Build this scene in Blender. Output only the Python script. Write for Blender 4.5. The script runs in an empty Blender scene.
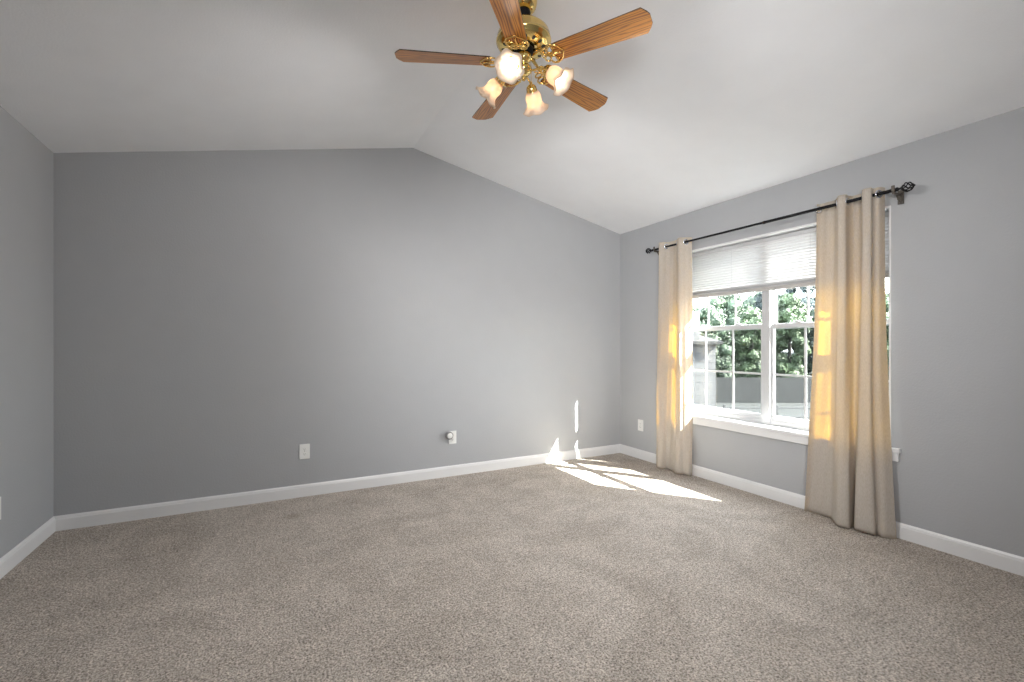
import bpy, bmesh, math, random
from mathutils import Vector, Matrix
random.seed(7)
sc = bpy.context.scene
C = sc.collection
PI = math.pi
R = math.radians

# ---------------------------------------------------------------- camera
W, HS, HR = 4.793, 2.483, 2.992            # room width, side-wall height, ridge height
YR = -5.6                                  # rear wall
CAM = Vector((1.255, -4.089, 1.22)); YAW = R(27.70); F = 462.4
cd = bpy.data.cameras.new('camera'); cam = bpy.data.objects.new('camera', cd); C.objects.link(cam)
cam.location = CAM; cam.rotation_euler = (PI/2, 0, -YAW)
cd.sensor_fit = 'HORIZONTAL'; cd.sensor_width = 36.0; cd.lens = 36.0*F/1024
cd.shift_y = (345.3-341)/1024; cd.clip_start = .02; cd.clip_end = 500
sc.camera = cam
# ---------------------------------------------------------------- view, world, lights
vs = sc.view_settings
vs.view_transform = 'Standard'; vs.look = 'None'; vs.gamma = 1; vs.use_curve_mapping = False
vs.exposure = 0.32
sc.cycles.use_denoising = True
sc.cycles.max_bounces = 10; sc.cycles.diffuse_bounces = 6; sc.cycles.transparent_max_bounces = 16
sc.cycles.sample_clamp_indirect = 6.0
w = bpy.data.worlds.new('sky'); sc.world = w; w.use_nodes = True
nt = w.node_tree; nt.nodes.clear()
sky = nt.nodes.new('ShaderNodeTexSky'); sky.sky_type = 'NISHITA'; sky.sun_disc = False
sky.sun_elevation = R(42); sky.sun_rotation = R(142.5); sky.air_density = 1.0; sky.dust_density = 3.0
mx = nt.nodes.new('ShaderNodeMixRGB'); mx.inputs[0].default_value = .62
mx.inputs[2].default_value = (8.6, 8.9, 9.6, 1)
bg = nt.nodes.new('ShaderNodeBackground'); bg.inputs[1].default_value = 2.1
wo = nt.nodes.new('ShaderNodeOutputWorld')
nt.links.new(sky.outputs[0], mx.inputs[1]); nt.links.new(mx.outputs[0], bg.inputs[0]); nt.links.new(bg.outputs[0], wo.inputs[0])
SUN = Vector((-.69, .952, -1.050)).normalized()
sd = bpy.data.lights.new('sun', 'SUN'); sd.energy = 95; sd.angle = R(.55); sd.color = (1, .96, .9)
so = bpy.data.objects.new('sun', sd); C.objects.link(so); so.location = (9, -8, 9)
so.rotation_euler = SUN.to_track_quat('-Z', 'Y').to_euler()
def area(name, loc, direction, sx, sy, energy, color=(1, 1, 1), portal=False):
    d = bpy.data.lights.new(name, 'AREA'); d.shape = 'RECTANGLE'; d.size = sx; d.size_y = sy; d.energy = energy; d.color = color
    d.cycles.is_portal = portal
    o = bpy.data.objects.new(name, d); C.objects.link(o); o.location = loc
    o.rotation_euler = Vector(direction).to_track_quat('-Z', 'Y').to_euler(); return o
area('window_portal', (W+.19, -1.70, 1.345), (-1, 0, 0), 1.80, 1.56, 1, portal=True)
# two added fill lights, unseen behind the camera, aimed at the far right corner
f1 = area('fill_light', (.9, -4.9, 1.5), (3.8, 4.7, -.3), .9, .9, 13); f1.data.spread = R(65)
f2 = area('fill_light', (.85, -5.0, 1.6), (3.6, 4.3, 1.9), .9, .9, 6); f2.data.spread = R(80)

# ---------------------------------------------------------------- materials
def mat(name):
    m = bpy.data.materials.new(name); m.use_nodes = True; return m, m.node_tree, m.node_tree.nodes['Principled BSDF']
def simple(name, col, rough=.5, metal=0, bump=0, bscale=200, spec=None, var=0, vscale=5):
    m, t, b = mat(name)
    b.inputs['Base Color'].default_value = (*col, 1); b.inputs['Roughness'].default_value = rough; b.inputs['Metallic'].default_value = metal
    if spec is not None: b.inputs['Specular IOR Level'].default_value = spec
    tc = t.nodes.new('ShaderNodeTexCoord')
    if bump:
        n = t.nodes.new('ShaderNodeTexNoise'); n.inputs['Scale'].default_value = bscale; n.inputs['Detail'].default_value = 2
        bp = t.nodes.new('ShaderNodeBump'); bp.inputs['Strength'].default_value = bump; bp.inputs['Distance'].default_value = .003
        t.links.new(tc.outputs['Object'], n.inputs['Vector']); t.links.new(n.outputs[0], bp.inputs['Height']); t.links.new(bp.outputs[0], b.inputs['Normal'])
    n2 = t.nodes.new('ShaderNodeTexNoise'); n2.inputs['Scale'].default_value = vscale; n2.inputs['Detail'].default_value = 3
    rp = t.nodes.new('ShaderNodeValToRGB')
    v = var or .012
    rp.color_ramp.elements[0].position = .3; rp.color_ramp.elements[1].position = .7
    rp.color_ramp.elements[0].color = (*[c*(1-v) for c in col], 1); rp.color_ramp.elements[1].color = (*[min(1, c*(1+v)) for c in col], 1)
    t.links.new(tc.outputs['Object'], n2.inputs['Vector']); t.links.new(n2.outputs[0], rp.inputs[0]); t.links.new(rp.outputs[0], b.inputs['Base Color'])
    return m
M = {}
M['wall'] = simple('grey_wall_paint', (.40, .408, .422), .55, bump=.35, bscale=95, spec=.3)
M['ceil'] = simple('white_ceiling_paint', (.86, .872, .90), .8, bump=.3, bscale=110, spec=.2)
M['trim'] = simple('white_trim_paint', (.74, .74, .745), .35)
M['vinyl'] = simple('white_window_vinyl', (.46, .46, .47), .35)
M['plate'] = simple('white_plastic', (.80, .80, .78), .3)
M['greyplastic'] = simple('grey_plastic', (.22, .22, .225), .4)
M['dark'] = simple('dark_slot', (.02, .02, .02), .6)
M['black'] = simple('black_iron', (.007, .007, .008), .6, spec=.2)
M['bronze'] = simple('bronze_bracket', (.10, .085, .07), .5, .3)
M['steel'] = simple('grommet_steel', (.75, .75, .76), .22, 1)
M['brass'] = simple('polished_brass', (.83, .62, .24), .14, 1, var=.05, vscale=30)
M['paint_brass'] = simple('aged_brass', (.60, .42, .16), .28, 1)
M['bladeedge'] = simple('dark_stained_edge', (.05, .022, .01), .4)
M['porcelain'] = simple('lamp_socket_cream', (.75, .62, .45), .4)
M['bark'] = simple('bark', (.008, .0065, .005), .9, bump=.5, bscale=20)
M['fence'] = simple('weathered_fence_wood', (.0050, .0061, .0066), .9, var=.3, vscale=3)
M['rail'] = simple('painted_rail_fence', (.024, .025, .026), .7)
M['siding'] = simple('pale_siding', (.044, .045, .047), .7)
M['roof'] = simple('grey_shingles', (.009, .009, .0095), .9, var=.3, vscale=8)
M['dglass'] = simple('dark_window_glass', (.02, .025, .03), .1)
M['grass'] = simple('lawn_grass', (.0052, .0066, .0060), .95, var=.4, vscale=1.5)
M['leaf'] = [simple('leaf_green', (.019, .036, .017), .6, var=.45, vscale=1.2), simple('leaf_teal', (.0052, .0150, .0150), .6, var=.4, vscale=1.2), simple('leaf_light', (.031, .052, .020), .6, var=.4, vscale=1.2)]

# carpet
m, t, b = mat('beige_loop_carpet'); M['carpet'] = m
b.inputs['Roughness'].default_value = .95; b.inputs['Specular IOR Level'].default_value = .1
tc = t.nodes.new('ShaderNodeTexCoord')
def noise(scale, detail=3, rough=.5, dist=0):
    n = t.nodes.new('ShaderNodeTexNoise'); n.inputs['Scale'].default_value = scale; n.inputs['Detail'].default_value = detail
    n.inputs['Roughness'].default_value = rough; n.inputs['Distortion'].default_value = dist
    t.links.new(tc.outputs['Object'], n.inputs['Vector']); return n
def ramp(src, a, ca, b_, cb):
    r = t.nodes.new('ShaderNodeValToRGB'); e = r.color_ramp.elements
    e[0].position = a; e[1].position = b_; e[0].color = (*ca, 1); e[1].color = (*cb, 1); t.links.new(src, r.inputs[0]); return r
def mul(a, c, f=1):
    x = t.nodes.new('ShaderNodeMixRGB'); x.blend_type = 'MULTIPLY'; x.inputs[0].default_value = f
    t.links.new(a, x.inputs[1]); t.links.new(c, x.inputs[2]); return x.outputs[0]
n1 = noise(120, 3, .65, .4); r1 = ramp(n1.outputs[0], .33, (.165, .138, .117), .64, (.735, .665, .592))
n2 = noise(38, 2, .6); r2 = ramp(n2.outputs[0], .3, (.80, .80, .80), .7, (1.12, 1.12, 1.12))
n3 = noise(1.6, 4, .6, 1.5); r3 = ramp(n3.outputs[0], .38, (.90, .89, .88), .62, (1.08, 1.08, 1.08))
n4 = noise(6, 3, .6, .8); r4 = ramp(n4.outputs[0], .35, (.94, .94, .94), .65, (1.05, 1.05, 1.05))
col = mul(mul(mul(r1.outputs[0], r2.outputs[0]), r3.outputs[0]), r4.outputs[0])
# a faint worn spot in the pile
vd = t.nodes.new('ShaderNodeVectorMath'); vd.operation = 'DISTANCE'; vd.inputs[1].default_value = (1.40, -.44, 0)
t.links.new(tc.outputs['Object'], vd.inputs[0]); r5 = ramp(vd.outputs['Value'], .02, (.82, .79, .76), .08, (1, 1, 1)); col = mul(col, r5.outputs[0])
t.links.new(col, b.inputs['Base Color'])
ad = t.nodes.new('ShaderNodeMath'); ad.operation = 'ADD'; t.links.new(n1.outputs[0], ad.inputs[0]); t.links.new(n2.outputs[0], ad.inputs[1])
bp = t.nodes.new('ShaderNodeBump'); bp.inputs['Strength'].default_value = .9; bp.inputs['Distance'].default_value = .012
t.links.new(ad.outputs[0], bp.inputs['Height']); t.links.new(bp.outputs[0], b.inputs['Normal'])

# oak blade
m, t, b = mat('honey_oak'); M['oak'] = m
b.inputs['Roughness'].default_value = .28; b.inputs['Coat Weight'].default_value = .3
tc = t.nodes.new('ShaderNodeTexCoord'); mp = t.nodes.new('ShaderNodeMapping'); mp.inputs['Scale'].default_value = (1.3, 14, 14)
t.links.new(tc.outputs['Object'], mp.inputs['Vector'])
wv = t.nodes.new('ShaderNodeTexWave'); wv.wave_type = 'BANDS'; wv.bands_direction = 'Y'; wv.inputs['Scale'].default_value = 1.6
wv.inputs['Distortion'].default_value = 12; wv.inputs['Detail'].default_value = 3; wv.inputs['Detail Scale'].default_value = 1.2
t.links.new(mp.outputs[0], wv.inputs['Vector'])
rr = t.nodes.new('ShaderNodeValToRGB'); rr.color_ramp.elements[0].color = (.20, .066, .012, 1); rr.color_ramp.elements[1].color = (.50, .205, .036, 1)
rr.color_ramp.elements[0].position = .05; rr.color_ramp.elements[1].position = .6
t.links.new(wv.outputs[0], rr.inputs[0]); t.links.new(rr.outputs[0], b.inputs['Base Color'])

# glass and screen
def mixmat(name, build):
    m = bpy.data.materials.new(name); m.use_nodes = True; t = m.node_tree; t.nodes.clear()
    out = t.nodes.new('ShaderNodeOutputMaterial'); t.links.new(build(t), out.inputs[0]); return m
def N(t, kind, **kw):
    n = t.nodes.new(kind)
    for k, v in kw.items(): n.inputs[k.replace('_', ' ')].default_value = v
    return n
def b_glass(t):
    a = N(t, 'ShaderNodeBsdfTransparent', Color=(.93, .96, .95, 1)); g = N(t, 'ShaderNodeBsdfGlossy', Roughness=.02)
    x = N(t, 'ShaderNodeMixShader'); x.inputs[0].default_value = .02
    t.links.new(a.outputs[0], x.inputs[1]); t.links.new(g.outputs[0], x.inputs[2]); return x.outputs[0]
M['glass'] = mixmat('window_glass', b_glass)
def b_screen(t):
    a = N(t, 'ShaderNodeBsdfTransparent'); g = N(t, 'ShaderNodeBsdfDiffuse', Color=(.014, .0145, .015, 1))
    x = N(t, 'ShaderNodeMixShader'); x.inputs[0].default_value = .30
    t.links.new(a.outputs[0], x.inputs[1]); t.links.new(g.outputs[0], x.inputs[2]); return x.outputs[0]
M['screen'] = mixmat('insect_screen_mesh', b_screen)
def b_curtain(t):
    tc = t.nodes.new('ShaderNodeTexCoord')
    mp = N(t, 'ShaderNodeMapping'); mp.inputs['Scale'].default_value = (260, 260, 60); t.links.new(tc.outputs['Object'], mp.inputs[0])
    n = N(t, 'ShaderNodeTexNoise', Scale=1.0, Detail=2.0); t.links.new(mp.outputs[0], n.inputs['Vector'])
    r = N(t, 'ShaderNodeValToRGB'); r.color_ramp.elements[0].color = (.50, .465, .42, 1); r.color_ramp.elements[1].color = (.62, .585, .535, 1)
    r.color_ramp.elements[0].position = .3; r.color_ramp.elements[1].position = .7; t.links.new(n.outputs[0], r.inputs[0])
    d = N(t, 'ShaderNodeBsdfDiffuse'); t.links.new(r.outputs[0], d.inputs[0])
    a = N(t, 'ShaderNodeBsdfTranslucent', Color=(.88, .62, .10, 1))
    x = N(t, 'ShaderNodeMixShader'); x.inputs[0].default_value = .27
    t.links.new(d.outputs[0], x.inputs[1]); t.links.new(a.outputs[0], x.inputs[2]); return x.outputs[0]
M['curtain'] = mixmat('linen_curtain_fabric', b_curtain)
def b_slat(t):
    d = N(t, 'ShaderNodeBsdfDiffuse', Color=(.68, .68, .68, 1)); a = N(t, 'ShaderNodeBsdfTranslucent', Color=(.7, .7, .69, 1))
    x = N(t, 'ShaderNodeMixShader'); x.inputs[0].default_value = .02
    t.links.new(d.outputs[0], x.inputs[1]); t.links.new(a.outputs[0], x.inputs[2]); return x.outputs[0]
M['slat'] = mixmat('white_blind_slats', b_slat)
def b_shade(t):
    d = N(t, 'ShaderNodeBsdfDiffuse', Color=(.80, .72, .63, 1)); a = N(t, 'ShaderNodeBsdfTranslucent', Color=(.95, .77, .60, 1))
    g = N(t, 'ShaderNodeBsdfGlossy', Roughness=.25)
    x = N(t, 'ShaderNodeMixShader'); x.inputs[0].default_value = .42
    y = N(t, 'ShaderNodeMixShader'); y.inputs[0].default_value = .06
    t.links.new(d.outputs[0], x.inputs[1]); t.links.new(a.outputs[0], x.inputs[2]); t.links.new(x.outputs[0], y.inputs[1]); t.links.new(g.outputs[0], y.inputs[2]); return y.outputs[0]
M['shade'] = mixmat('frosted_peach_glass', b_shade)
def b_bulb(t):
    e = N(t, 'ShaderNodeEmission', Color=(1, .86, .66, 1)); e.inputs[1].default_value = 9; return e.outputs[0]
M['bulb'] = mixmat('lit_bulb', b_bulb)

# ---------------------------------------------------------------- mesh helpers
def obj(name, bm, m, parent=None, smooth=False, mats=None):
    bm.normal_update()
    me = bpy.data.meshes.new(name); bm.to_mesh(me); bm.free()
    for x in (mats or [m]): me.materials.append(x)
    if smooth:
        for p in me.polygons: p.use_smooth = True
    o = bpy.data.objects.new(name, me); C.objects.link(o)
    if parent: o.parent = parent
    return o
def empty(name, loc=(0, 0, 0), rz=0):
    o = bpy.data.objects.new(name, None); C.objects.link(o); o.location = loc; o.rotation_euler.z = rz; o.empty_display_size = .05; return o
def tag(o, label=None, cat=None, group=None, kind=None):
    if label: o['label'] = label
    if cat: o['category'] = cat
    if group: o['group'] = group
    if kind: o['kind'] = kind
    return o
def box(bm, x0, x1, y0, y1, z0, z1, bev=0, mtx=None):
    vs_ = [bm.verts.new((x, y, z)) for x in (x0, x1) for y in (y0, y1) for z in (z0, z1)]
    q = [(0, 1, 3, 2), (4, 6, 7, 5), (0, 4, 5, 1), (2, 3, 7, 6), (0, 2, 6, 4), (1, 5, 7, 3)]
    fs = [bm.faces.new([vs_[i] for i in f]) for f in q]
    bmesh.ops.recalc_face_normals(bm, faces=fs)
    geo = vs_
    if bev:
        es = list({e for f in fs for e in f.edges})
        r = bmesh.ops.bevel(bm, geom=es, offset=bev, segments=2, affect='EDGES', profile=.6)
        geo = list({v for f in r['faces'] for v in f.verts} | {v for v in vs_ if v.is_valid})
    if mtx is not None: bmesh.ops.transform(bm, matrix=mtx, verts=geo)
    return bm
def tube(bm, pts, r, n=10, cap=True, closed=False):
    pts = [Vector(p) for p in pts]; rad = r if isinstance(r, (list, tuple)) else [r]*len(pts)
    rings = []; up = Vector((0, 0, 1)); prev = None
    for i, p in enumerate(pts):
        if closed: d = pts[(i+1) % len(pts)]-pts[i-1]
        else: d = (pts[min(i+1, len(pts)-1)]-pts[max(i-1, 0)])
        d.normalize()
        if prev is None:
            a = d.cross(up)
            if a.length < .01: a = d.cross(Vector((1, 0, 0)))
        else: a = prev-d*prev.dot(d)
        a.normalize(); prev = a; b_ = d.cross(a)
        rings.append([bm.verts.new(p+(a*math.cos(2*PI*k/n)+b_*math.sin(2*PI*k/n))*rad[i]) for k in range(n)])
    m_ = len(rings)
    for i in range(m_ if closed else m_-1):
        A, B = rings[i], rings[(i+1) % m_]
        for k in range(n): bm.faces.new((A[k], A[(k+1) % n], B[(k+1) % n], B[k]))
    if cap and not closed:
        bm.faces.new(rings[0][::-1]); bm.faces.new(rings[-1])
    return bm
def lathe(bm, prof, n=32, mtx=None, mod=None):
    """prof: list of (radius, z); mod(theta, i) -> radius factor"""
    rings = []; allv = []
    for i, (r, z) in enumerate(prof):
        if r < 1e-5: v = bm.verts.new((0, 0, z)); rings.append([v]); allv.append(v); continue
        ring = []
        for k in range(n):
            th = 2*PI*k/n; q = mod(th, i) if mod else (1, 0)
            v = bm.verts.new((r*q[0]*math.cos(th), r*q[0]*math.sin(th), z+q[1])); ring.append(v); allv.append(v)
        rings.append(ring)
    for A, B in zip(rings, rings[1:]):
        for k in range(n):
            k2 = (k+1) % n
            if len(A) == 1 and len(B) == 1: continue
            if len(A) == 1: bm.faces.new((A[0], B[k2], B[k]))
            elif len(B) == 1: bm.faces.new((A[k], A[k2], B[0]))
            else: bm.faces.new((A[k], A[k2], B[k2], B[k]))
    if mtx is not None: bmesh.ops.transform(bm, matrix=mtx, verts=allv)
    return bm
def poly_ext(bm, pts, z0, z1, mtx=None):
    a = [bm.verts.new((x, y, z0)) for x, y in pts]; b_ = [bm.verts.new((x, y, z1)) for x, y in pts]
    bm.faces.new(a[::-1]); bm.faces.new(b_); n = len(pts)
    for i in range(n): bm.faces.new((a[i], a[(i+1) % n], b_[(i+1) % n], b_[i]))
    if mtx is not None: bmesh.ops.transform(bm, matrix=mtx, verts=a+b_)
    return bm
def prism(name, profile, axis_pts, m, parent=None):
    """extrude closed 3-D profile (list of Vector) by a vector"""
    bm = bmesh.new(); v = Vector(axis_pts)
    a = [bm.verts.new(p) for p in profile]; b_ = [bm.verts.new(Vector(p)+v) for p in profile]
    bm.faces.new(a); bm.faces.new(b_[::-1]); n = len(a)
    for i in range(n): bm.faces.new((a[i], b_[i], b_[(i+1) % n], a[(i+1) % n]))
    bmesh.ops.recalc_face_normals(bm, faces=bm.faces[:])
    return obj(name, bm, m, parent)
def struct(o): o['kind'] = 'structure'; return o
B = bmesh.new

# ---------------------------------------------------------------- room shell
T = .20
struct(obj('floor', box(B(), -T, W+T, YR-T, T, -.15, 0), M['carpet']))
wy0, wy1, wz0, wz1 = -2.59, -.81, .565, 2.12     # window opening
# back wall (gable), left wall, right wall with opening, rear wall with opening
gable = [(-T, 0), (W+T, 0), (W+T, HS-.02), (W, HS), (W/2, HR), (0, HS), (-T, HS-.02)]
struct(prism('wall_back', [Vector((x, 0, z)) for x, z in gable], (0, T, 0), M['wall']))
struct(obj('wall_left', box(B(), -T, 0, YR, 0, 0, HS), M['wall']))
bm = B()
box(bm, W, W+T, YR, wy0, 0, HS); box(bm, W, W+T, wy1, 0, 0, HS); box(bm, W, W+T, wy0, wy1, 0, wz0-.03); box(bm, W, W+T, wy0, wy1, wz1, HS)
struct(obj('wall_right', bm, M['wall']))
struct(prism('wall_rear', [Vector((x, YR-T, z)) for x, z in gable], (0, T, 0), M['wall']))
# vaulted ceiling
cs = [(-T, HS-(HR-HS)/(W/2)*T), (W/2, HR), (W+T, HS-(HR-HS)/(W/2)*T), (W+T, HS+.12), (W/2, HR+.16), (-T, HS+.12)]
struct(prism('ceiling', [Vector((x, YR-T, z)) for x, z in cs], (0, T*2-YR, 0), M['ceil']))

def baseboard(name, p0, p1, nrm):
    """profile: 97 mm board with eased, stepped top"""
    p0, p1, n = Vector(p0), Vector(p1), Vector(nrm)
    pr = [(0, 0), (.014, 0), (.014, .074), (.011, .082), (.011, .086), (.006, .094), (.003, .097), (0, .097)]
    return struct(prism(name, [p0+n*a+Vector((0, 0, z)) for a, z in pr], p1-p0, M['trim']))
baseboard('baseboard_back', (0, 0, 0), (W, 0, 0), (0, -1, 0))
baseboard('baseboard_left', (0, YR, 0), (0, 0, 0), (1, 0, 0))
baseboard('baseboard_right', (W, YR, 0), (W, 0, 0), (-1, 0, 0))

# ---------------------------------------------------------------- window
win = struct(empty('window_1', (W+.09, (wy0+wy1)/2, wz0)))
def wchild(name, bm, m, parent=win, smooth=False):
    o = obj(name, bm, m, smooth=smooth); o.parent = parent
    base = win.location if parent is win else Vector((0, 0, 0))
    o.data.transform(Matrix.Translation(-Vector(win.location))); return o
X0, X1 = W+.108, W+.178          # frame depth range
ym = (wy0+wy1)/2; MU = -1.679   # centre of the mullion
bm = B(); e = .004
box(bm, X0, X1, wy0, wy0+.022, wz0, wz1, e); box(bm, X0, X1, wy1-.022, wy1, wz0, wz1, e)
box(bm, X0+.001, X1-.001, wy0+.01, wy1-.01, wz1-.035, wz1, e); box(bm, X0+.001, X1-.001, wy0+.01, wy1-.01, wz0, wz0+.04, e)
box(bm, X0-.012, X1, MU-.034, MU+.034, wz0, wz1, e)
wchild('window_frame', bm, M['vinyl'])
bm = B(); box(bm, W+.001, X0+.002, wy0, wy1, wz1-.012, wz1, .001); box(bm, W+.001, X0+.002, wy0, wy0+.012, wz0, wz1-.012, .001); box(bm, W+.001, X0+.002, wy1-.012, wy1, wz0, wz1-.012, .001)
wchild('jamb_liner', bm, M['trim'])
zm = 1.375
def sash(ya, yb, za, zb, xa, xb, lower):
    s = .024; bm = B()
    box(bm, xa, xb, ya, ya+s, za, zb, .004); box(bm, xa, xb, yb-s, yb, za, zb, .004)
    box(bm, xa+.0008, xb-.0008, ya+.004, yb-.004, za, za+(.045 if lower else .036), .004); box(bm, xa+.0008, xb-.0008, ya+.004, yb-.004, zb-.036, zb, .004)
    o = wchild('sash', bm, M['vinyl'])
    xm = (xa+xb)/2
    g = wchild('glass', box(B(), xm-.002, xm+.002, ya+s-.004, yb-s+.004, za+.03, zb-.03), M['glass'], o)
    bm = B(); wd = (yb-ya-2*s)
    for k in ((.347, .719) if ya > MU else (.335, .69)):
        y = ya+s+wd*k; box(bm, xm-.009, xm-.0035, y-.008, y+.008, za+.03, zb-.03)
    z = (za+zb)/2-.018; box(bm, xm-.0088, xm-.0037, ya+s-.002, yb-s+.002, z-.008, z+.008)
    wchild('muntin', bm, M['vinyl'], o)
    if lower:
        for yy in (ya+wd*.3, ya+wd*.78):
            bm = B(); box(bm, xa-.012, xa+.012, yy-.03, yy+.03, zb, zb+.008, .002); box(bm, xa-.01, xa+.004, yy-.012, yy+.02, zb+.008, zb+.018, .003)
            wchild('sash_lock', bm, M['vinyl'], o)
    return o
for ya, yb in ((wy0+.018, MU-.030), (MU+.030, wy1-.018)):
    sash(ya, yb, zm-.02, wz1-.03, W+.145, W+.173, False)
    sash(ya, yb, wz0+.035, zm+.022, W+.113, W+.141, True)
    wchild('insect_screen', box(B(), W+.1795, W+.1805, ya, yb, wz0+.02, zm), M['screen'])
# sill board with horns and apron
bm = B(); box(bm, W-.002, W+.115, wy0, wy1, wz0-.028, wz0, .003); box(bm, W-.030, W+.004, wy0-.055, wy1+.055, wz0-.028, wz0, .006)
wchild('window_sill', bm, M['trim'])
wchild('sill_apron', box(B(), W-.018, W+.001, wy0-.045, wy1+.045, wz0-.082, wz0-.028, .003), M['trim'])

# ---------------------------------------------------------------- blind
bl = tag(empty('window_blind', (W+.083, ym, wz1-.02)), 'white mini blind raised partway across the top of the window', 'blind')
def child(name, bm, m, parent, root, smooth=False, mats=None):
    o = obj(name, bm, m, smooth=smooth, mats=mats); o.parent = parent; o.data.transform(Matrix.Translation(-Vector(root.location))); return o
by0, by1 = wy0+.012, wy1-.012
child('head_rail', box(B(), W+.066, W+.100, by0, by1, wz1-.052, wz1-.020, .002), M['vinyl'], bl, bl)
bm = B(); nz = 16; zt, zb = wz1-.058, 1.725
for k in range(nz):
    z = zt-(zt-zb)*k/(nz-1)
    # curved slat tilted almost closed
    prof = []
    for q in range(5):
        s = (q/4-.5)*.0255; prof.append((s*math.cos(R(64)), s*math.sin(R(64)), -(1-(q/2-1)**2)*.0040))
    for y0_, y1_ in ((by0+.004, by1-.004),):
        va = [[bm.verts.new((W+.083-a+c, y, z+b_)) for (a, b_, c) in prof] for y in (y0_, y1_)]
        for q in range(4): bm.faces.new((va[0][q], va[0][q+1], va[1][q+1], va[1][q]))
o = child('slats', bm, M['slat'], bl, bl, smooth=True)
sm = o.modifiers.new('thick', 'SOLIDIFY'); sm.thickness = .0006
bm = B(); 
for k in range(5): box(bm, W+.071, W+.095, by0+.004, by1-.004, 1.7005+k*.0035, 1.7030+k*.0035)
child('gathered_slats', bm, M['vinyl'], bl, bl)
child('bottom_rail', box(B(), W+.070, W+.096, by0+.004, by1-.004, 1.668, 1.698, .003), simple('blind_bottom_rail', (.42, .40, .385), .5), bl, bl)
for y in (by0+.15, ym-.35, ym+.32, by1-.15):
    bm = B()
    for x in (W+.068, W+.098): tube(bm, [(x, y, wz1-.05), (x, y, 1.69)], .0009, 6)
    child('ladder_cord', bm, M['vinyl'], bl, bl)

# ---------------------------------------------------------------- curtain rod
RX, RZ = W-.09, 2.187
rod = tag(empty('curtain_rod', (RX, ym, RZ)), 'black curtain rod with twisted cage finials above the window', 'curtain rod')
child('rod_pole', tube(B(), [(RX, -1.80, RZ), (RX, -.60, RZ)], .0088, 16), M['black'], rod, rod, True)
bm = B(); tube(bm, [(RX, -2.655, RZ), (RX, -1.79, RZ)], .0108, 16); tube(bm, [(RX, -1.80, RZ), (RX, -1.782, RZ)], .0122, 16)
child('outer_rod_sleeve', bm, M['black'], rod, rod, True)
def finial(y, s):
    bm = B()
    lathe(bm, [(0, 0), (.010, .0), (.0125, .004), (.0125, .012), (.007, .017), (.007, .026), (.011, .031), (.006, .037), (0, .038)], 20, Matrix.Translation((RX, y, RZ)) @ Matrix.Rotation(-s*PI/2, 4, 'X'))
    L = .060
    for k in range(6):
        pts = []
        for i in range(13):
            u = i/12; th = 2*PI*k/6+u*PI*.75; r = .0250*math.sin(PI*u)**.75+.003
            pts.append((RX+r*math.cos(th), y+s*(.032+u*L), RZ+r*math.sin(th)))
        tube(bm, pts, .0036, 7)
    lathe(bm, [(0, 0), (.006, 0), (.0075, .004), (.004, .009), (0, .010)], 14, Matrix.Translation((RX, y+s*(.090), RZ)) @ Matrix.Rotation(-s*PI/2, 4, 'X'))
    child('finial', bm, M['black'], rod, rod, True)
finial(-2.652, -1); finial(-.60, 1)
def bracket(y):
    bm = B()
    box(bm, W-.012, W-.0005, y-.016, y+.016, RZ-.075, RZ+.012, .003)
    box(bm, RX-.014, W-.008, y-.006, y+.006, RZ-.026, RZ-.012, .002)
    tube(bm, [(W-.010, y, RZ-.066), (W-.040, y, RZ-.052), (W-.058, y, RZ-.026)], .005, 8)
    pts = [(RX+.0150*math.cos(a), y, RZ+.0150*math.sin(a)) for a in [R(-190+i*20) for i in range(11)]]
    tube(bm, pts, .0045, 8)
    box(bm, RX-.0200, RX-.011, y-.008, y+.008, RZ-.010, RZ+.026, .002)
    child('bracket', bm, M['bronze'], rod, rod)
bracket(-2.645); bracket(-.630)

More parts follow.
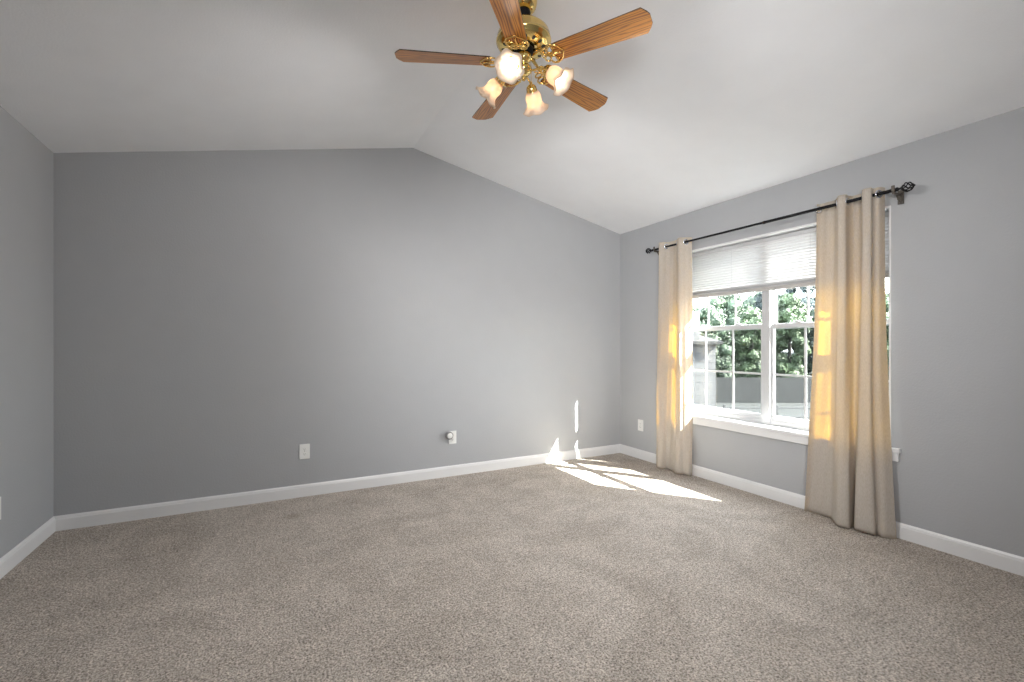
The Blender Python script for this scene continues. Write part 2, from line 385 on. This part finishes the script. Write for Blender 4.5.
# ---------------------------------------------------------------- curtains
def smoothpath(P, n):
    """Catmull-Rom through 2-D control points, n samples, uniform in arclength"""
    Q = [P[0]]+P+[P[-1]]; out = []
    for i in range(1, len(Q)-2):
        for j in range(16):
            t_ = j/16; a, b_, c, d = [Vector(q) for q in Q[i-1:i+3]]
            out.append(.5*((2*b_)+(c-a)*t_+(2*a-5*b_+4*c-d)*t_**2+(3*b_-a-3*c+d)*t_**3))
    out.append(Vector(P[-1]))
    L = [0]
    for a, b_ in zip(out, out[1:]): L.append(L[-1]+(b_-a).length)
    res = []; j = 0
    for i in range(n):
        s = L[-1]*i/(n-1)
        while j < len(L)-2 and L[j+1] < s: j += 1
        f_ = (s-L[j])/max(1e-9, L[j+1]-L[j]); res.append(out[j].lerp(out[j+1], min(1, max(0, f_))))
    return res
def curtain(name, label, top, bot, seed, grommets, ex=1.15):
    rnd = random.Random(seed); n = 190; nzv = 80
    root = tag(empty(name, (RX, sum(p[1] for p in bot)/len(bot), 0)), label, 'curtain', 'grommet curtains on the rod')
    tp, btm = smoothpath(top, n), smoothpath(bot, n)
    zt_, zb_ = RZ+.045, .008
    bm = B(); grid = []
    ph = [rnd.uniform(0, 6) for _ in range(6)]
    for j in range(nzv+1):
        v = j/nzv; z = zt_+(zb_-zt_)*v; row = []
        e_ = v**ex
        for i in range(n):
            p = tp[i].lerp(btm[i], e_); u = i/(n-1)
            wob = .010*v*math.sin(5.2*v+ph[0]+u*9)+.005*v*math.sin(11*v+ph[1]+u*23)
            dx = wob+.002*math.sin(60*u+ph[3]+3*v); dy = .008*v*math.sin(3.1*v+ph[2]+u*5)
            row.append(bm.verts.new((min(p.x+dx, W-.036), p.y+dy, z+(.006*math.sin(u*14+ph[4]) if j == nzv else 0))))
        grid.append(row)
    for j in range(nzv):
        for i in range(n-1): bm.faces.new((grid[j][i], grid[j][i+1], grid[j+1][i+1], grid[j+1][i]))
    o = child('fabric_panel', bm, M['curtain'], root, root, True)
    s_ = o.modifiers.new('thick', 'SOLIDIFY'); s_.thickness = .0018; s_.offset = 0
    for (gx, gy, ang) in grommets:
        bm = B()
        lathe(bm, [(.0150, -.003), (.0255, -.0035), (.0265, 0), (.0255, .0035), (.0150, .003), (.0140, 0), (.0150, -.003)], 28, Matrix.Translation((gx, gy, RZ)) @ Matrix.Rotation(ang, 4, 'Z') @ Matrix.Rotation(PI/2, 4, 'X'))
        child('grommet', bm, M['steel'], root, root, True)
    return root
def plan(P): return [(W-a, b) for a, b in P]
topR = plan([(.060, -2.168), (.042, -2.185), (.042, -2.225), (.042, -2.275), (.075, -2.308), (.118, -2.338), (.130, -2.362), (.116, -2.382), (.070, -2.380),
    (.038, -2.392), (.040, -2.415), (.045, -2.447), (.085, -2.466), (.120, -2.486), (.131, -2.512), (.118, -2.533), (.088, -2.529), (.090, -2.548), (.080, -2.562), (.042, -2.574)])
botR = plan([(.070, -2.075), (.045, -2.100), (.040, -2.150), (.048, -2.215), (.070, -2.268), (.108, -2.305), (.138, -2.345), (.142, -2.385), (.122, -2.418), (.075, -2.412),
    (.044, -2.408), (.052, -2.424), (.100, -2.434), (.138, -2.462), (.146, -2.510), (.132, -2.552), (.100, -2.549), (.106, -2.577), (.088, -2.603), (.042, -2.632)])
curtain('curtain', 'wide beige linen curtain with yellow backlit folds at the near end of the window', topR, botR, 3,
        [(RX, -2.315, R(35)), (RX, -2.383, R(0)), (RX, -2.468, R(30)), (RX, -2.562, R(-20)), (RX+.03, -2.18, R(-30))], 1.9)
topL = plan([(.122, -.711), (.132, -.726), (.130, -.745), (.108, -.768), (.082, -.785), (.068, -.820), (.070, -.860), (.085, -.905), (.112, -.940),
    (.130, -.962), (.128, -.978), (.114, -.990), (.092, -1.001), (.070, -1.014), (.050, -1.028), (.036, -1.042)])
botL = plan([(.115, -.662), (.130, -.684), (.130, -.715), (.112, -.748), (.085, -.762), (.078, -.800), (.082, -.840), (.105, -.872),
    (.130, -.905), (.140, -.945), (.130, -.978), (.114, -.992), (.104, -1.012), (.092, -1.035), (.070, -1.050), (.036, -1.060)])
curtain('curtain', 'narrow beige linen curtain hanging at the far end of the window, nearest the room corner', topL, botL, 11,
        [(RX, -.780, R(-30)), (RX, -.915, R(30)), (RX, -1.018, R(-20))], 2.0)

# ---------------------------------------------------------------- outlets
def outlet(loc, rz, label, group=None):
    """built facing -Y at the wall plane y=0"""
    r = tag(empty('wall_outlet', loc, rz), label, 'outlet', group)
    obj('cover_plate', box(B(), -.038, .038, -.007, 0, -.060, .060, .003), M['plate'], r)
    for s in (-1, 1):
        bm = B(); poly_ext(bm, [(.0165*math.cos(a)*(1 if abs(math.cos(a)) < .9 else .97), .0135*math.sin(a)) for a in [2*PI*k/20 for k in range(20)]], 0, .0025,
                           Matrix.Translation((0, -.006, s*.0195)) @ Matrix.Rotation(PI/2, 4, 'X'))
        f = obj('receptacle', bm, M['plate'], r)
        bm = B(); box(bm, -.0075, -.0052, -.0092, -.0080, s*.0195-.002, s*.0195+.006); box(bm, .0052, .0072, -.0092, -.0080, s*.0195-.001, s*.0195+.005)
        tube(bm, [(0, -.0092, s*.0195-.0065), (0, -.008, s*.0195-.0065)], .0024, 8)
        obj('slots', bm, M['dark'], f)
    obj('screw', tube(B(), [(0, -.0075, 0), (0, -.0055, 0)], .003, 10), M['steel'], r)
    return r
outlet((1.508, 0, .362), 0, 'white duplex outlet on the back wall left of centre, nothing plugged in')
outlet((2.772, 0, .360), 0, 'white outlet on the back wall behind a round plug-in device')
outlet((W, -.330, .360), -PI/2, 'small white outlet on the window wall near the corner')
outlet((0, -.722, .365), PI/2, 'white outlet cut off by the left edge on the left wall')
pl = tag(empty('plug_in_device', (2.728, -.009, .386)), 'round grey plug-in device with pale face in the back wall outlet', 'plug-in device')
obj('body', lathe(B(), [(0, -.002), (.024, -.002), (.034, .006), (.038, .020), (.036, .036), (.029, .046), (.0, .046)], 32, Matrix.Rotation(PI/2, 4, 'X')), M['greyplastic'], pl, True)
obj('face', lathe(B(), [(0, .045), (.024, .045), (.0255, .048), (.023, .052), (0, .053)], 32, Matrix.Rotation(PI/2, 4, 'X')), M['plate'], pl, True)

# ---------------------------------------------------------------- ceiling fan
FX, FY, FZ = W/2, -2.042, HR
fan = tag(empty('ceiling_fan', (FX, FY, FZ)), 'brass ceiling fan with five oak blades and four lit tulip shades', 'ceiling fan')
def fc(name, bm, m, parent=fan, smooth=True, mats=None): return obj(name, bm, m, parent, smooth, mats)
def z(a): return a-FZ
fc('canopy', lathe(B(), [(0, z(2.985)), (.066, z(2.985)), (.069, z(2.975)), (.068, z(2.950)), (.062, z(2.930)), (.050, z(2.916)), (.034, z(2.909)), (0, z(2.909))], 40), M['brass'])
fc('hanger_ball', lathe(B(), [(0, z(2.924)), (.022, z(2.922)), (.033, z(2.912)), (.036, z(2.898)), (.031, z(2.882)), (.015, z(2.874)), (.012, z(2.838)), (0, z(2.838))], 28), M['black'])
fc('motor_housing', lathe(B(), [(0, z(2.8440)), (.020, z(2.8440)), (.030, z(2.8376)), (.040, z(2.8328)), (.085, z(2.8272)), (.112, z(2.8168)), (.128, z(2.8008)), (.134, z(2.7832)), (.136, z(2.7632)), (.139, z(2.7608)), (.139, z(2.7528)),
    (.134, z(2.7496)), (.130, z(2.7368)), (.118, z(2.7256)), (.096, z(2.7192)), (.070, z(2.7160)), (.062, z(2.7192)), (.0, z(2.7192))], 56), M['brass'])
vent0 = None
for k in range(15):
    a = 2*PI*k/15+.1
    if k == 0:
        vent0 = v_ = fc('vent_slot', poly_ext(B(), [(.0115*math.cos(t_), .0078*math.sin(t_)) for t_ in [2*PI*i/14 for i in range(14)]], -.0015, .0015), M['dark'], smooth=False)
    else: v_ = vent0.copy(); C.objects.link(v_)
    v_.matrix_local = Matrix.Rotation(a, 4, 'Z') @ Matrix.Translation((.101, 0, z(2.7205))) @ Matrix.Rotation(R(-15), 4, 'Y')
fc('flywheel', lathe(B(), [(0, z(2.719)), (.050, z(2.719)), (.052, z(2.712)), (.048, z(2.700)), (.045, z(2.696)), (0, z(2.696))], 36), M['black'])
fc('switch_housing', lathe(B(), [(0, z(2.697)), (.034, z(2.697)), (.038, z(2.688)), (.038, z(2.668)), (.034, z(2.660)), (.022, z(2.655)), (.018, z(2.645)), (.020, z(2.638)), (.034, z(2.632)), (.042, z(2.620)), (.040, z(2.604)),
    (.028, z(2.592)), (.012, z(2.586)), (.010, z(2.578)), (.013, z(2.571)), (.008, z(2.562)), (0, z(2.560))], 36), M['brass'])
bm = B(); tube(bm, [(.030, -.018, z(2.655)), (.033, -.020, z(2.62)), (.033, -.020, z(2.555))], .0011, 6); lathe(bm, [(0, 0), (.004, -.003), (.006, -.014), (.004, -.022), (0, -.024)], 12, Matrix.Translation((.033, -.020, z(2.556))))
fc('pull_chain', bm, M['paint_brass'])

PH = R(-58.0); BZ = z(2.650)
def blade_mesh():
    r0, r1, w0, w1, c = .165, .637, .052, .070, .030
    pts = [(r0, -w0+.008), (r0+.01, -w0), (r1-c, -w1), (r1-.010, -w1+.026), (r1, -w1+.045), (r1, w1-.045), (r1-.010, w1-.026), (r1-c, w1), (r0+.01, w0), (r0, w0-.008)]
    bm = B(); poly_ext(bm, pts, -.0028, .0028)
    for f in bm.faces:
        if abs(f.normal.z) < .5: pass
    bm.normal_update()
    for f in bm.faces: f.material_index = 0 if abs(f.normal.z) > .5 else 1
    return bm
def bracket_mesh():
    bm = B()
    tube(bm, [(.062, 0, .052), (.085, 0, .050), (.115, 0, .030), (.145, 0, .002), (.175, 0, -.007), (.235, 0, -.007)], [.008, .009, .007, .007, .006, .004], 10)
    def ring(cx_, cy_, rr_, z_, th=.0040, a0=0, a1=360, n_=18):
        pts = [(cx_+rr_*math.cos(R(a0+(a1-a0)*i/n_)), cy_+rr_*math.sin(R(a0+(a1-a0)*i/n_)), z_) for i in range(n_+(0 if a1-a0 == 360 else 1))]
        tube(bm, pts, th, 8, closed=(a1-a0 == 360))
    for s in (-1, 1):
        ring(.150, s*.020, .017, .000); ring(.186, s*.030, .020, -.006); ring(.128, s*.014, .010, .012, .0032)
        tube(bm, [(.205, s*.046, -.006), (.225, s*.044, -.006), (.240, s*.032, -.006), (.246, s*.018, -.006), (.256, s*.006, -.006), (.262, 0, -.006)], [.004, .005, .004, .004, .004, .003], 8)
        tube(bm, [(.165, s*.033, -.004), (.178, s*.050, -.006), (.200, s*.054, -.006), (.214, s*.047, -.006)], .0036, 8)
        lathe(bm, [(0, -.0055), (.005, -.004), (.006, 0), (0, 0)], 10, Matrix.Translation((.216, s*.030, -.006)))
    lathe(bm, [(0, -.006), (.006, -.004), (.007, 0), (0, 0)], 10, Matrix.Translation((.238, 0, -.009)))
    bmesh.ops.scale(bm, vec=(.85, 1.08, 1), verts=bm.verts)
    return bm
b0 = None
for k in range(5):
    a = PH+k*2*PI/5
    o = fc('blade', blade_mesh(), None, smooth=False, mats=[M['oak'], M['bladeedge']]) if k == 0 else b0.copy()
    if k == 0: b0 = o
    else: C.objects.link(o)
    o.location = (0, 0, BZ); o.rotation_euler = (Matrix.Rotation(a, 4, 'Z') @ Matrix.Rotation(R(-11), 4, 'X')).to_euler()
    if k == 0: br = fc('blade_bracket', bracket_mesh(), M['brass'])
    else: br = br0.copy(); C.objects.link(br)
    br0 = br; br.location = (0, 0, BZ); br.rotation_euler = o.rotation_euler

LP = R(-138); LAMP_W = 66
def lamp(k):
    a = LP+k*PI/2; root_m = Matrix.Rotation(a, 4, 'Z')
    bm = B()
    tube(bm, [root_m @ Vector(p) for p in [(.030, 0, z(2.605)), (.060, 0, z(2.604)), (.088, 0, z(2.609)), (.108, 0, z(2.606)), (.122, 0, z(2.594))]], .0052, 10)
    arm = fc('lamp_arm', bm, M['brass'])
    tilt = R(42)     # shade axis below the horizontal
    ax = Matrix.Translation(root_m @ Vector((.116, 0, z(2.596)))) @ root_m @ Matrix.Rotation(PI/2+tilt, 4, 'Y') @ Matrix.Scale(1.13, 4)
    cup = fc('lamp_socket', lathe(B(), [(0, -.006), (.010, -.006), (.020, .002), (.0245, .012), (.0255, .026), (.027, .028), (.027, .033), (.024, .034), (.0, .030)], 28, ax), M['brass'])
    def lob(th, i):
        s_ = max(0, (i-3)/6) if i <= 9 else max(0, (i-3)/6)
        return (1+.085*min(1, s_)*math.cos(6*th), -.006*min(1, s_)*(math.cos(6*th)))
    prof = [(.0235, .022), (.030, .030), (.036, .044), (.0375, .058), (.036, .072), (.0375, .084), (.044, .096), (.054, .106), (.062, .112)]
    bm = lathe(B(), prof, 60, ax, lob)
    sh = fc('lamp_shade', bm, M['shade']); so_ = sh.modifiers.new('thick', 'SOLIDIFY'); so_.thickness = .0025
    bm = lathe(B(), [(0, .026), (.013, .028), (.013, .044), (.018, .056), (.0245, .070), (.0260, .080), (.0235, .092), (.014, .102), (0, .106)], 24, ax)
    bu = obj('bulb', bm, M['bulb'], sh, True)
    # the light leaving the open mouth of the shade
    ld = bpy.data.lights.new('fan_lamp', 'SPOT'); ld.energy = LAMP_W; ld.spot_size = R(150); ld.spot_blend = 1.0; ld.shadow_soft_size = .08; ld.color = (1, .975, .95)
    lo = bpy.data.objects.new('fan_lamp', ld); C.objects.link(lo); lo.parent = fan
    lo.matrix_local = ax @ Matrix.Scale(1/1.13, 4) @ Matrix.Translation((0, 0, .122)) @ Matrix.Rotation(PI, 4, 'X')
for k in range(4): lamp(k)

# ---------------------------------------------------------------- outside
GZ = CAM.z-4.1
FW = Vector((math.sin(YAW), math.cos(YAW), 0)); RT = Vector((math.cos(YAW), -math.sin(YAW), 0))
def out(lat, d, h=0): p = CAM+FW*d+RT*lat; return Vector((p.x, p.y, GZ+h))
bm = B()
vsq = [bm.verts.new(p) for p in [(W+.9, -60, GZ), (120, -60, GZ), (120, 110, GZ), (W+.9, 110, GZ)]]; bm.faces.new(vsq)
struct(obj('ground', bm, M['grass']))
HD = math.atan2(RT.y, RT.x)
# privacy fence
fe = tag(empty('privacy_fence', out(24, 33), HD), 'tall weathered board fence at the back of the yard', 'fence')
bm = B(); x = -16
while x < 16:
    box(bm, x, x+.138, -.01, .01, .03, 1.80+random.uniform(-.012, .012), 0); x += .142
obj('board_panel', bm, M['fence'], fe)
bm = B()
for zz in (.35, .95, 1.55): box(bm, -16, 16, .01, .05, zz, zz+.09)
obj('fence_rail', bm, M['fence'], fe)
for k in range(13): obj('fence_post', box(B(), -16+k*2.6, -15.9+k*2.6, -.06, .04, 0, 1.86, .01), M['rail'], fe)
rf = tag(empty('rail_fence', out(22.5, 23), HD), 'low pale rail fence crossing the yard in front of the tall fence', 'fence')
for zz in (.98, .52): obj('rail', box(B(), -12, 12, -.02, .02, zz-.05, zz+.04, .005), M['rail'], rf)
for k in range(10): obj('post', box(B(), -12+k*2.6, -11.89+k*2.6, -.05, .05, 0, 1.15, .01), M['rail'], rf)
# neighbouring house
hs = tag(empty('neighbor_house', out(4.5, 21), HD), 'pale sided house beyond the yard, seen at the window left edge', 'house')
bm = B(); box(bm, -6, 4.75, 0, 9, 0, 4.2); 
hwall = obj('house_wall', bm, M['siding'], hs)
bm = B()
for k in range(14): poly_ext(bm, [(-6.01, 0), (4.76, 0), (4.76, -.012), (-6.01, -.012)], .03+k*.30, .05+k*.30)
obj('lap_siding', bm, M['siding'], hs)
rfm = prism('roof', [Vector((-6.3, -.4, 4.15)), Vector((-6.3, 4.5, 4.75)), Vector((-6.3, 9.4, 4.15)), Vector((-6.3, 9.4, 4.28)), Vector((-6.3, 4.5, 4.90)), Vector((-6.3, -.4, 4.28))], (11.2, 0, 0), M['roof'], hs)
obj('chimney', box(B(), 3.55, 4.15, .3, 1.1, 4.0, 5.65, .02), M['siding'], hs)
for x in (-2.2, .2, 2.2):
    for zz in (.9, 2.75):
        f_ = obj('house_window', box(B(), x-.45, x+.45, -.05, .0, zz, zz+1.15, .01), M['trim'], hs)
        obj('pane', box(B(), x-.38, x+.38, -.058, -.05, zz+.07, zz+1.08), M['dglass'], f_)

def tree(lat, d, h, rw, mi, label, seed, trunk_h=1.0, n=13000, conic=0.0, ls=.13):
    rnd = random.Random(seed); p = out(lat, d)
    r = tag(empty('tree', p), label, 'tree', 'trees behind the fence')
    bm = B(); tube(bm, [(0, 0, -.05), (.05, .03, h*.3), (-.04, .02, h*.6), (0, 0, h*.85)], [.20, .16, .11, .03], 9)
    for k in range(7):
        a = rnd.uniform(0, 2*PI); zz = h*rnd.uniform(.3, .65)
        tube(bm, [(0, 0, zz), (math.cos(a)*rw*.4, math.sin(a)*rw*.4, zz+h*.08), (math.cos(a)*rw*.75, math.sin(a)*rw*.75, zz+h*.16)], [.07, .045, .02], 6)
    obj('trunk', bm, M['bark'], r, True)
    clumps = []
    for k in range(80):
        v = rnd.random(); zz = trunk_h+(h-trunk_h)*v
        prof = math.sqrt(max(.03, 1-abs((v-.35)/.66)**2.4)) if not conic else (1-v)**.8+.08
        a = rnd.uniform(0, 2*PI); rr_ = rw*prof*math.sqrt(rnd.random())*.85
        clumps.append((Vector((rr_*math.cos(a), rr_*math.sin(a), zz)), rnd.uniform(.16, .30)*rw*(1 if not conic else .7)+.15))
    bm = B()
    for k in range(n):
        c, cr = clumps[rnd.randrange(len(clumps))]
        dv = Vector((rnd.gauss(0, 1), rnd.gauss(0, 1), rnd.gauss(0, 1))).normalized()
        q = c+dv*cr*rnd.uniform(.75, 1.08); q.z = max(q.z, .1)
        nrm = (dv+Vector((rnd.uniform(-.7, .7), rnd.uniform(-.7, .7), rnd.uniform(-.4, .8)))).normalized()
        a_ = nrm.orthogonal().normalized(); a_ = Matrix.Rotation(rnd.uniform(0, 6.28), 3, nrm) @ a_; b_ = nrm.cross(a_); s = ls*rnd.uniform(.6, 1.3)
        vv = [bm.verts.new(q+a_*s), bm.verts.new(q+b_*s*.45+nrm*s*.15), bm.verts.new(q-a_*s), bm.verts.new(q-b_*s*.45+nrm*s*.15)]
        bm.faces.new(vv)
    for c, cr in clumps: bmesh.ops.create_icosphere(bm, subdivisions=2, radius=cr*.74, matrix=Matrix.Translation(c))
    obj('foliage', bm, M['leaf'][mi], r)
    return r
TREES = [
 # lateral, depth, height, crown radius, leaf, label
 (15.6, 36.8, 6.9, 1.9, 0, 'round green tree behind the fence beside the pale house'),
 (20.2, 43.5, 8.9, 2.4, 0, 'broad green tree left of the window mullion, behind the fence'),
 (19.0, 36.8, 6.6, 1.5, 2, 'pale yellow-green tree just left of the window mullion'),
 (24.2, 43.5, 9.6, 1.6, 1, 'dark bushy tree directly behind the window mullion'),
 (22.0, 36.6, 7.9, 1.5, 2, 'light green leafy tree in the right window unit'),
 (27.6, 43.2, 13.5, 1.9, 1, 'tall dark teal evergreen beside the right curtain'),
 (25.2, 36.8, 7.4, 1.6, 0, 'green tree partly hidden by the right curtain, in front of the dark evergreen'),
 (30.3, 37.0, 8.0, 2.6, 2, 'light green tree in the thin gap past the near curtain'),
 (18.9, 49.5, 8.6, 2.8, 2, 'pale tree crown rising beyond the roof of the house'),
 (26.4, 49.5, 9.4, 2.8, 0, 'far green tree between the mullion and the tall dark evergreen'),
]
for i, a in enumerate(TREES): tree(a[0], a[1], a[2], a[3], a[4], a[5], 100+i, conic=0, trunk_h=.7)
